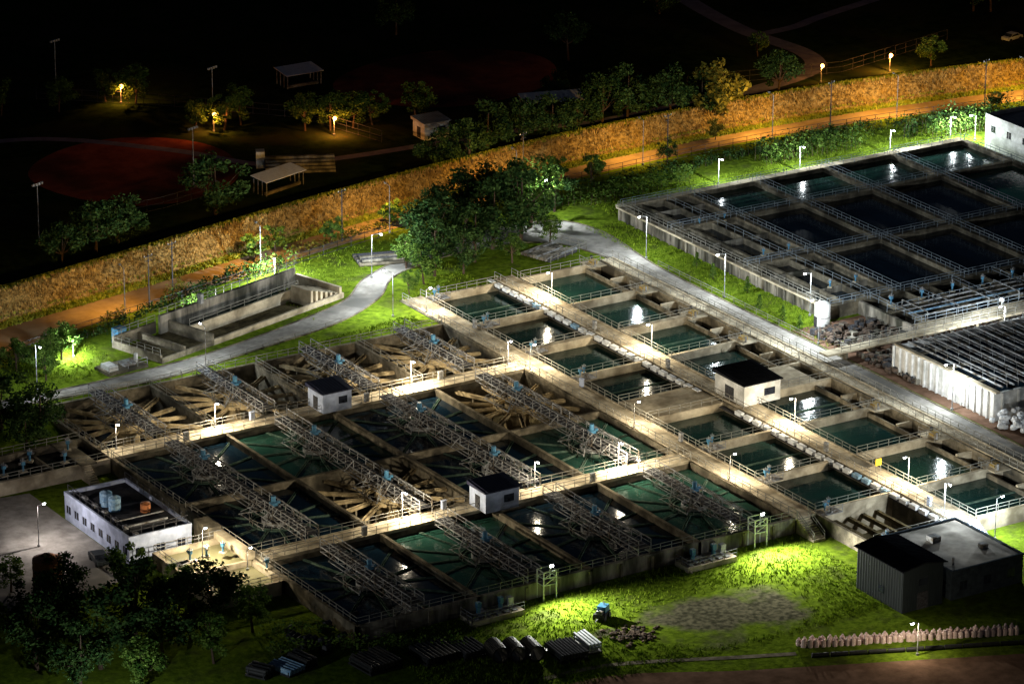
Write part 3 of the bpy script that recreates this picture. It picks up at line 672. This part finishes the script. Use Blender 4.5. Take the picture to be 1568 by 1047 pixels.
for k in range(16):
    x=-17+rnd.uniform(-2,10);y=-24+rnd.uniform(-6,4);mb.cyl((x,y,GL+.45),(x+1.1,y+.6,GL+.45),.45,'rubber_black',n=12)
    if k%2:mb.cyl((x+.3,y,GL+1.1),(x+1.3,y+.3,GL+1.1),.4,'dark_steel',n=12)
mb.obj('old_barrel_pile')
mb=MB();mb.box(-1.2,-.7,.35,1.2,.7,.9,'dark_steel');mb.box(-.3,-.6,.9,1.1,.6,1.7,'blue_paint');mb.box(-1.1,-.4,.9,-.4,.4,1.3,'steel')
for x in(-.8,.8):
    for y in(-.75,.75):mb.cyl((x,y-.1,.4),(x,y+.1,.4),.4,'rubber_black',n=14)
mb.beam((-1.2,0,.5),(-2.3,0,.3),.1,.1,'steel');mb.cyl((.6,0,1.7),(.6,0,2.2),.08,'steel');mb.beam((-.5,.3,1.3),(-1.5,.5,1.9),.12,.12,'blue_paint')
mb.obj('mobile_pump_cart',loc=(22,-38,GL),rot=.6)
mb=MB()
for _ in range(90):
    x=rnd.gauss(22,1.8);y=rnd.gauss(-44.5,1.2);s=rnd.uniform(.15,.5);mb.sphere((x,y,GL+.1),s,'rubble',6,(1,1,.5))
mb.obj('soil_heap')
def car(loc,rot,paint):
    mb=MB();prof=[(-2.2,.35),(-2.2,.85),(-1.5,.95),(-.9,1.42),(.7,1.45),(1.4,.98),(2.15,.85),(2.2,.35)]
    for s in(-.85,.85):mb.face([(x,s,z) for x,z in (prof if s<0 else prof[::-1])],paint)
    for i in range(len(prof)-1):
        (a,b_),(c,d)=prof[i],prof[i+1];mb.face([(a,-.85,b_),(a,.85,b_),(c,.85,d),(c,-.85,d)],'window_glass' if i in(2,4) else paint)
    for s in(-.86,.86):mb.face([(-1.3,s,.97),(1.2,s,.97),(.65,s,1.38),(-.85,s,1.38)],'window_glass')
    for x in(-1.4,1.35):
        for s in(-.8,.8):mb.cyl((x,s-.12,.33),(x,s+.12,.33),.33,'rubber_black',n=14)
    mb.box(2.18,-.7,.55,2.24,-.4,.72,'white_paint');mb.box(2.18,.4,.55,2.24,.7,.72,'white_paint')
    mb.obj('parked_car',loc=loc,rot=rot)
car((-25.5,13,GL+.05),1.4,'dark_shed');car((236,144,G0),.2,'white_paint');car((-38,22,GL+.05),.5,'dark_shed')
mb=MB();mb.cyl((0,0,0),(0,0,5.5),2,'orange_tank',n=20);mb.cyl((0,0,5.5),(0,0,6.2),2,'orange_tank',.5,20)
for z in(1.4,2.8,4.2):mb.ring(0,0,z,z+.1,2,2.05,'steel',20)
mb.obj('storage_silo',loc=(-36.5,6,GL))
# ------------------------------------------------------------------ vegetation
def clump(mb,c,r,n,m,size,sq=.8):
    for _ in range(n):
        u=Vector((rnd.gauss(0,1),rnd.gauss(0,1),rnd.gauss(0,1))).normalized()*r*(rnd.random()**.4)
        p=Vector((c[0]+u.x,c[1]+u.y,c[2]+u.z*sq))
        a=Vector((rnd.gauss(0,1),rnd.gauss(0,1),rnd.gauss(0,.6))).normalized();b_=a.cross(Vector((rnd.gauss(0,1),rnd.gauss(0,1),rnd.gauss(0,1)))).normalized()
        s=size*rnd.uniform(.6,1.3);a*=s;b_*=s*.6
        mb.face([p-a,p-b_*.9,p+a,p+b_*.9],m)
def tree_mesh(h,r,m,seed,dens=1):
    global rnd
    keep=rnd;rnd=random.Random(seed);mb=MB()
    th=h*.36;top=Vector((rnd.uniform(-.4,.4),rnd.uniform(-.4,.4),th));mb.cyl((0,0,-.2),top,.03*h,'bark',.02*h,8)
    mb.cyl(top,(top.x*1.5,top.y*1.5,h*.8),.02*h,'bark',.006*h,6)
    nc=int(24*dens)
    for k in range(nc):
        u=Vector((rnd.gauss(0,1),rnd.gauss(0,1),rnd.gauss(0,1))).normalized()*(rnd.random()**.33)
        c=Vector((u.x*r*.9,u.y*r*.9,h*.58+u.z*h*.36));cr_=r*rnd.uniform(.16,.38)
        if k%3==0:
            mid=top.lerp(c,.5)+Vector((0,0,-.2));mb.cyl(top,mid,.009*h,'bark',.006*h,5);mb.cyl(mid,c,.006*h,'bark',.002*h,5)
        clump(mb,c,cr_,int(85*(cr_/1.4)**1.5)+25,m,.28)
    rnd=keep;return mb.mesh('tree')
TG=[tree_mesh(9,4.2,'leaves_green',s) for s in(1,2,3)];TD=[tree_mesh(10,4.8,'leaves_dark',s) for s in(4,5,6)];TY=[tree_mesh(6,3.2,'leaves_yellow',s) for s in(7,8)]
TS=[tree_mesh(4.5,2.0,'leaves_green',s,.6) for s in(9,10)]
def tree(x,y,z,T,s=1,name='broadleaf_tree'):
    place(rnd.choice(T),name,(x,y,z),rnd.uniform(0,6.28),scale=(s*rnd.uniform(.85,1.12),s*rnd.uniform(.85,1.12),s*rnd.uniform(.9,1.1)))
for x,y,s,T in((67.5,82,.8,TG),(71,84.5,.9,TD),(75.5,83,.75,TD),(74,90,1.05,TD),(80,87,.95,TD),(85,83.5,.6,TG),(86,91,1.1,TD),(92,92,1.3,TD),(97,97,1.35,TG),(80,97,1.0,TD),(87,101,1.15,TD),(93,103,1.0,TD),(99,104,.8,TD),(69,90,.65,TG),(105,102,.75,TD),(63,79,.45,TG),(95,88,.55,TG)):
    tree(x,y,G0,T,s)
for x,y,s in((-44,-8,1),(-38,-2,.9),(-33,-12,1.1),(-27,-16,1),(-36,3,.7),(-30,-4,1),(-22,-13,.9),(-19,-18,.8),(-48,-14,1),(-41,-18,1.1),(-34,-22,1),(-28,-24,.8),(-40,10,.6),(-24,-7,.7),(-52,-8,1),(-40,-27,.8),(-46,-22,.9)):
    tree(x,y,GL,TD if rnd.random()<.5 else TG,s)
for x,y,s in((-17,60,1.05),(-13,56,.95),(-21,66,1.2),(-17,52,.7)):tree(x,y,GL+.5,TD,s)
for x,y,s in((0,78,.7),(3,81,.65),(-3,74,.55),(-5,80,.6)):tree(x,y,G0,TG,s)
for x,y in((55,108),(65,107),(78,110),(50,106),(114,115),(119,112)):tree(x,y,G0,TS,1.1,'small_tree')
for x,y in((120,113),(151,121),(205,110)):tree(x,y,G0,TY,.6,'small_tree')
tree(136,114,G0,TD,.45)
for x,y,s in((104,128,1),(111,133,1.1),(118,133,1.1),(125,134,1.0),(131,135,.9),(137,136,1.1),(143,137,1.1),(150,133,1.1),(156,132,1.1),(176,137,.9),(56,130,1.1),(29,121,1),(22,119,.9),(35,124,1),(100,131,.9)):
    tree(x,y,-1,TD,s)
tree(158,130,-1,TY,1.9);tree(161,132,-1,TY,1.4)
for x,y,s in((70,197,.8),(74,193,.8),(60,196,.8),(50,199,.8),(80,171,.8),(76,174,.7),(84,172,.8),(96,161,.8),(100,160,.8),(92,163,.8),(104,160,.8),(112,158,.9),(188,160,.6),(212,138,.7)):
    tree(x,y,-.4,TG,s)
for k in range(7):tree(rnd.uniform(105,260),rnd.uniform(150,230),-.4,TD,rnd.uniform(.6,1))
def hedge(pts,r,h,m,name='hedge',step=1.0,z=G0,size=.24,n=40):
    mb=MB();P=[Vector(p) for p in pts]
    for a,b_ in zip(P[:-1],P[1:]):
        k=max(1,int((b_-a).length/step))
        for i in range(k):
            p=a.lerp(b_,i/k);rr=r*rnd.uniform(.55,1.2)
            mb.cyl((p.x,p.y,z),(p.x+rnd.uniform(-.3,.3),p.y,z+h*.6),.06,'bark',.03,4)
            clump(mb,(p.x+rnd.uniform(-.6,.6),p.y+rnd.uniform(-.6,.6),z+h*rnd.uniform(.35,.7)),rr,n,m,size,.8*h/(2*r)+.3)
    return mb.obj(name)
hedge([(112,101.5),(120,102),(128,102.5),(134,103)],1.8,3.4,'leaves_green',n=70)
hedge([(150,104),(158,104.5),(166,104),(171,104)],2.2,4.2,'leaves_green',n=85)
hedge([(150,107.5),(168,107.5)],2.0,4.2,'leaves_dark',n=65)
hedge([(184,101.5),(192,101),(200,100),(208,100)],2.0,4.0,'leaves_green',n=80)
hedge([(180,104.5),(205,105)],2.1,4.4,'leaves_dark',n=65)
hedge([(98,104),(108,104),(112,103)],1.8,3,'leaves_green',n=60)
hedge([(29,90),(33,92),(37,94)],1.4,2.4,'leaves_green',n=70)
hedge([(45,98.5),(54,101)],1.5,2.8,'leaves_green',n=70)
hedge([(-12,80),(-2,83.5),(18,89.5),(34,97),(50,103.5)],1.1,1.9,'leaves_dark',step=1.3,n=45)
hedge([(57,105.5),(70,108),(82,110.5)],1.0,1.7,'leaves_yellow',step=1.3,n=45)
hedge([(100,107),(120,108.5),(138,109),(155,111),(175,111),(200,109)],1.3,2.3,'leaves_dark',step=1.4,n=50)
hedge([(30,97),(34,99)],1.2,2.6,'leaves_yellow',n=50);hedge([(15,91.5),(20,93)],1.0,1.8,'leaves_yellow',n=50)
hedge([(-20,-25),(-8,-31),(2,-37)],1.3,1.8,'leaves_green',z=GL,n=50)
hedge([(-18,-20),(-10,-24)],1.4,2,'leaves_green',z=GL,n=50)
for x,y in((105.6,44),(105.8,38),(105.4,33),(109,52),(108,60),(109,66)):
    mb=MB()
    for k in range(6):clump(mb,(0,0,.5+k*.4),.75*(1-k/7),45,'leaves_green',.16,1)
    mb.cyl((0,0,0),(0,0,1),.06,'bark');mb.obj('conifer_shrub',loc=(x,y,G0))
mb=MB();fx=list(np.arange(-20,215,6))
for a,c in zip(fx[:-1],fx[1:]):rail(mb,(a,rlo(a)-1.6,G0),(c,rlo(c)-1.6,G0),'dark_steel',h=1.6,step=3,n=3)
mb.obj('perimeter_fence')
mb=MB();Pf=[(-5,66.1),(12,65.0),(31,68.9),(47,72.9)]
for a,c in zip(Pf[:-1],Pf[1:]):rail(mb,(*a,G0),(*c,G0),'rail_metal',h=.9,step=3)
rail(mb,(104.4,28,G0),(104.2,70,G0),'rail_metal',h=.9,step=3) 
mb.obj('roadside_guardrail')
# ------------------------------------------------------------------ park beyond the levee
def disc(name,cx,cy,rx_,ry_,z,m,n=64,wob=.04):
    mb=MB();pts=[(cx+rx_*math.cos(2*math.pi*k/n)*(1+wob*math.sin(3*2*math.pi*k/n)),cy+ry_*math.sin(2*math.pi*k/n)*(1+wob*math.sin(2*2*math.pi*k/n)),z) for k in range(n)];mb.face(pts,m);mb.obj(name)
disc('baseball_infield',56,158,18,19,G0+.02,'clay');disc('baseball_infield',131,178,22,17,G0+.02,'clay')
path('park_path',[(206,230),(199,199),(196,176),(197,158),(192,148),(178,143),(160,141),(140,140)],4,G0+.03,'path_grey')
path('park_path',[(197,172),(206,173),(214,176),(235,182)],2.5,G0+.034,'path_grey')
path('park_path',[(20,187),(48,184),(66,166),(76,150),(90,146),(120,144),(150,139)],2.2,G0+.035,'path_grey')
def canopy(name,x,y,w,l,h,rot):
    mb=MB()
    for sx in(0,w):
        for k in range(4):mb.beam((sx,l*k/3,0),(sx,l*k/3,h),.12,.12,'steel')
    P=[(-.4,-.4,h),(w+.4,-.4,h),(w+.4,l+.4,h+.5),(-.4,l+.4,h+.5)];mb.hexa(P+[(p[0],p[1],p[2]+.12) for p in P],'sack_white');mb.box(.3,.3,0,w-.3,.8,.5,'concrete')
    mb.obj(name,loc=(x,y,G0),rot=rot)
canopy('dugout_shelter',68,134,9,3,2.5,.3);canopy('dugout_shelter',130,150,11,4,2.5,-.3);canopy('dugout_shelter',102,187,7,4,2.5,0)
mb=MB()
for k in range(5):mb.box(0,k*.8,0,12,(k+1)*.8-.04,.4+.4*k,'concrete_old')
mb.box(-1.5,3,0,.0,4.8,3,'white_paint');mb.obj('bleachers',loc=(74,145,G0),rot=-.45)
hut('restroom_hut',107,147,112,151,G0,3,'white_paint','roof_grey')
mb=MB();Pf=[(24,128),(34,136),(50,137),(62,140)];Pg=[(60,205),(75,192),(95,170),(100,150)];Ph=[(165,150),(195,143),(225,150)]
for P_ in(Pf,Pg,Ph):
    for a,c in zip(P_[:-1],P_[1:]):rail(mb,(*a,G0),(*c,G0),'dark_steel',h=2.2,step=3,n=3)
mb.obj('field_fence')
# ------------------------------------------------------------------ lamps
WH=(.88,.97,1.0);SO=(1,.34,.06);WW=(1,.86,.62)
def light(parent,loc,P,col,rad=.15,kind='POINT',aim=None,size=150):
    l=bpy.data.lights.new('lamp_light',kind);l.energy=P;l.color=col;l.shadow_soft_size=rad
    o=bpy.data.objects.new('lamp_light',l);COL.objects.link(o);o.parent=parent;o.location=loc
    if kind=='SPOT':
        l.spot_size=math.radians(size);l.spot_blend=.8
        o.rotation_euler=Vector(aim).to_track_quat('-Z','Y').to_euler()
    return o
PM={}
def polemesh(h,arm,glow):
    k=(h,arm,glow)
    if k in PM:return PM[k]
    mb=MB();mb.cyl((0,0,0),(0,0,.3),.2,'steel',n=8);mb.cyl((0,0,0),(0,0,h),.08,'steel',.05,8)
    if arm:mb.beam((0,0,h),(arm,0,h+.25),.07,.07,'steel')
    mb.box(arm-.3,-.13,h+.24,arm+.3,.13,h+.32,'steel')
    if glow=='lamp_glow_sodium': mb.sphere((arm,0,h+.05),.36,glow,10)
    else: mb.sphere((arm,0,h+.14),.24,glow,10,(1,.7,.6))
    PM[k]=mb.mesh('street_lamp');return PM[k]
def lamp(x,y,z,h,P,col=WH,arm=1.2,rot=0,name='street_lamp',glow=None):
    glow=glow or('lamp_glow_sodium' if col==SO else 'lamp_glow_white')
    o=place(polemesh(h,arm,glow),name,(x,y,z),rot);light(o,(arm,0,h-.35),P,col,.08);return o
PI=math.pi
K=4.2
for x,y,P,rot in((9,43.6,1700,-1.57),(42,43.6,2300,-1.57),(59,43.6,700,-1.57),(-7,43.6,200,-1.57),(14.5,.2,1600,-1.57),(36,.2,600,-1.57),(50,.2,2200,-1.57)):
    lamp(x,y,0,3.9,P*K,WW,.8,rot,'walkway_lamp')
for y,P in((66,1600),(38,1300),(1,1500),(-26,1400)):lamp(81.3,y,0,4.0,P*K,WW,.8,PI,'walkway_lamp')
for y,P in((70,800),(40,700),(12,600),(-12,800)):lamp(60.6,y,0,3.8,P*K,WW,.8,0,'walkway_lamp')
K=2.4
for x,y,P,rot in((104.6,74,2300,PI),(104.6,52,2300,PI),(104.6,27,4000,PI),(104.6,-6,2600,PI),(55.5,71.5,3600,2.2),(62,89,3400,-.6),(19,64.9,1700,1.57),(-6,71,800,-1.57),(101.5,99.5,2400,-2)):
    lamp(x,y,G0,7.2,P*K,WH,1.5,rot)
for x,y,P,rot in((137,100,2400,-1.57),(153,98.5,3400,-1.57),(172,98,3200,-1.57),(186,99,4600,-1.57),(190,97,4000,3)):
    lamp(x,y,G0,4.5,P*K,WH,1,rot)
lamp(48.5,96.5,G0,3.5,15000,WH,.5,-2.2);lamp(31,88.5,G0,3,5500,WH,.5,-2.2);lamp(5,81,G0,3,9000,WH,.5,-2.2)
def flood(x,y,z,aim,P,name='floodlight',col=WH,size=140):
    mb=MB();mb.box(-.3,-.12,-.2,.3,.12,.2,'steel');mb.box(-.25,-.17,-.15,.25,-.12,.15,'lamp_glow_white');mb.beam((0,0,-.2),(0,0,-.9),.07,.07,'steel')
    a=math.atan2(aim[0],-aim[1]);o=mb.obj(name,loc=(x,y,z),rot=a)
    R=Matrix.Rotation(-a,3,'Z');light(o,(0,-.35,0),P,col,.2,'SPOT',R@Vector(aim),size)
flood(19.4,-29.7,2.8,(.05,-1,-.25),30000,size=165,col=(1,1,.9));flood(53.5,-29.7,2.8,(-.05,-1,-.22),54000,size=165,col=(1,1,.9))
flood(132,17,5,(-1,-.5,-.5),16000);lamp(131,15,G0,4.8,7000,WH,1,PI)
lamp(111,38,G0,7,4200,WH,1.2,PI)
lamp(-15,3,-.2,4,5500,WW,.5,0);lamp(-12,-4,-.2,3,1200,WW,.5,0)
lamp(82.5,-44,GL,6,7500,WH,1,0);lamp(77.5,-39,-.1,5.5,6500,WH,1,-1.57)
lamp(-30,22,GL,6,2600,(1,.9,.85),1,0);lamp(-50,-37,GL,6,7000,WH,1,0);lamp(50,-69,GL,4.5,1500,WW,1,PI)
for x,y,P in((72,195,2600),(78,171,2600),(95,158,3200),(203,139,5500),(188,140,900)):
    o=lamp(x,y,G0,3.2,P,SO,.3,-1.57)
for x,P in((-12,4600),(20,6200),(48,7600),(76,8500),(104,8800),(132,9800),(160,12500),(186,15500),(212,15000)):
    y=rlo(x)-.8;o=place(polemesh(8,1.4,'steel'),'levee_road_lamp',(x,y,G0),1.57)
    light(o,(1.4,0,7.6),P,(1,.53,.10),.15,'SPOT',(.9,0,-1),165)
mb=MB();mb.cyl((0,0,0),(0,0,9),.12,'dark_steel',.08,8);mb.beam((-.9,0,8.6),(.9,0,8.6),.1,.1,'dark_steel');mb.beam((-.7,0,7.9),(.7,0,7.9),.08,.08,'dark_steel')
for s in(-.8,0,.8):mb.cyl((s,0,8.65),(s,0,8.85),.06,'white_paint',n=6)
UP=mb.mesh('utility_pole')
for x,y in((31,98),(25,94.5),(109,118),(136,114),(172,115.5),(204,112),(67,107)):place(UP,'utility_pole',(x,y,G0),.3)
mb=MB();mb.cyl((0,0,0),(0,0,13),.14,'steel',.08,8);mb.beam((-1.5,0,13),(1.5,0,13),.12,.12,'steel')
for s in(-1.2,-.4,.4,1.2):mb.box(s-.2,-.25,12.8,s+.2,.1,13.3,'steel')
FP=mb.mesh('field_light_mast')
for x,y in((64,205),(80,175),(24,131),(60,145)):place(FP,'field_light_mast',(x,y,G0),.3,scale=.8)
# ------------------------------------------------------------------ world, moonlight, camera
w=bpy.data.worlds.new("World");SC.world=w;w.use_nodes=True;nt=w.node_tree
sky=nt.nodes.new("ShaderNodeTexSky");sky.sky_type='NISHITA';sky.sun_disc=False;sky.sun_elevation=math.radians(12);sky.sun_rotation=math.radians(200)
bg=nt.nodes["Background"]
tint=nt.nodes.new("ShaderNodeMixRGB");tint.blend_type='MULTIPLY';tint.inputs[0].default_value=1;tint.inputs[2].default_value=(.75,.85,1.25,1)
nt.links.new(sky.outputs[0],tint.inputs[1]);nt.links.new(tint.outputs[0],bg.inputs[0]);bg.inputs[1].default_value=.003
s=bpy.data.lights.new('moon','SUN');s.energy=.02;s.color=(.7,.82,1);s.angle=math.radians(.5);so=bpy.data.objects.new('moon',s);COL.objects.link(so);so.rotation_euler=(math.radians(60),0,math.radians(-200))
yaw,th,ro,f=1.00462,.3503,.00596,6441.09
F=Vector((math.cos(yaw)*math.cos(th),math.sin(yaw)*math.cos(th),-math.sin(th)));R=Vector((math.sin(yaw),-math.cos(yaw),0));U=R.cross(F)
R2=R*math.cos(ro)+U*math.sin(ro);U2=-R*math.sin(ro)+U*math.cos(ro)
cd=bpy.data.cameras.new('camera');cam=bpy.data.objects.new('camera',cd);COL.objects.link(cam)
M=Matrix((R2,U2,-F)).transposed().to_4x4();M.translation=Vector((-258.609,-457.191,220.367));cam.matrix_world=M
cd.sensor_width=36;cd.lens=36*f/1568;cd.clip_start=1;cd.clip_end=6000
SC.camera=cam
SC.view_settings.view_transform='Standard';SC.view_settings.look='None';SC.view_settings.exposure=0
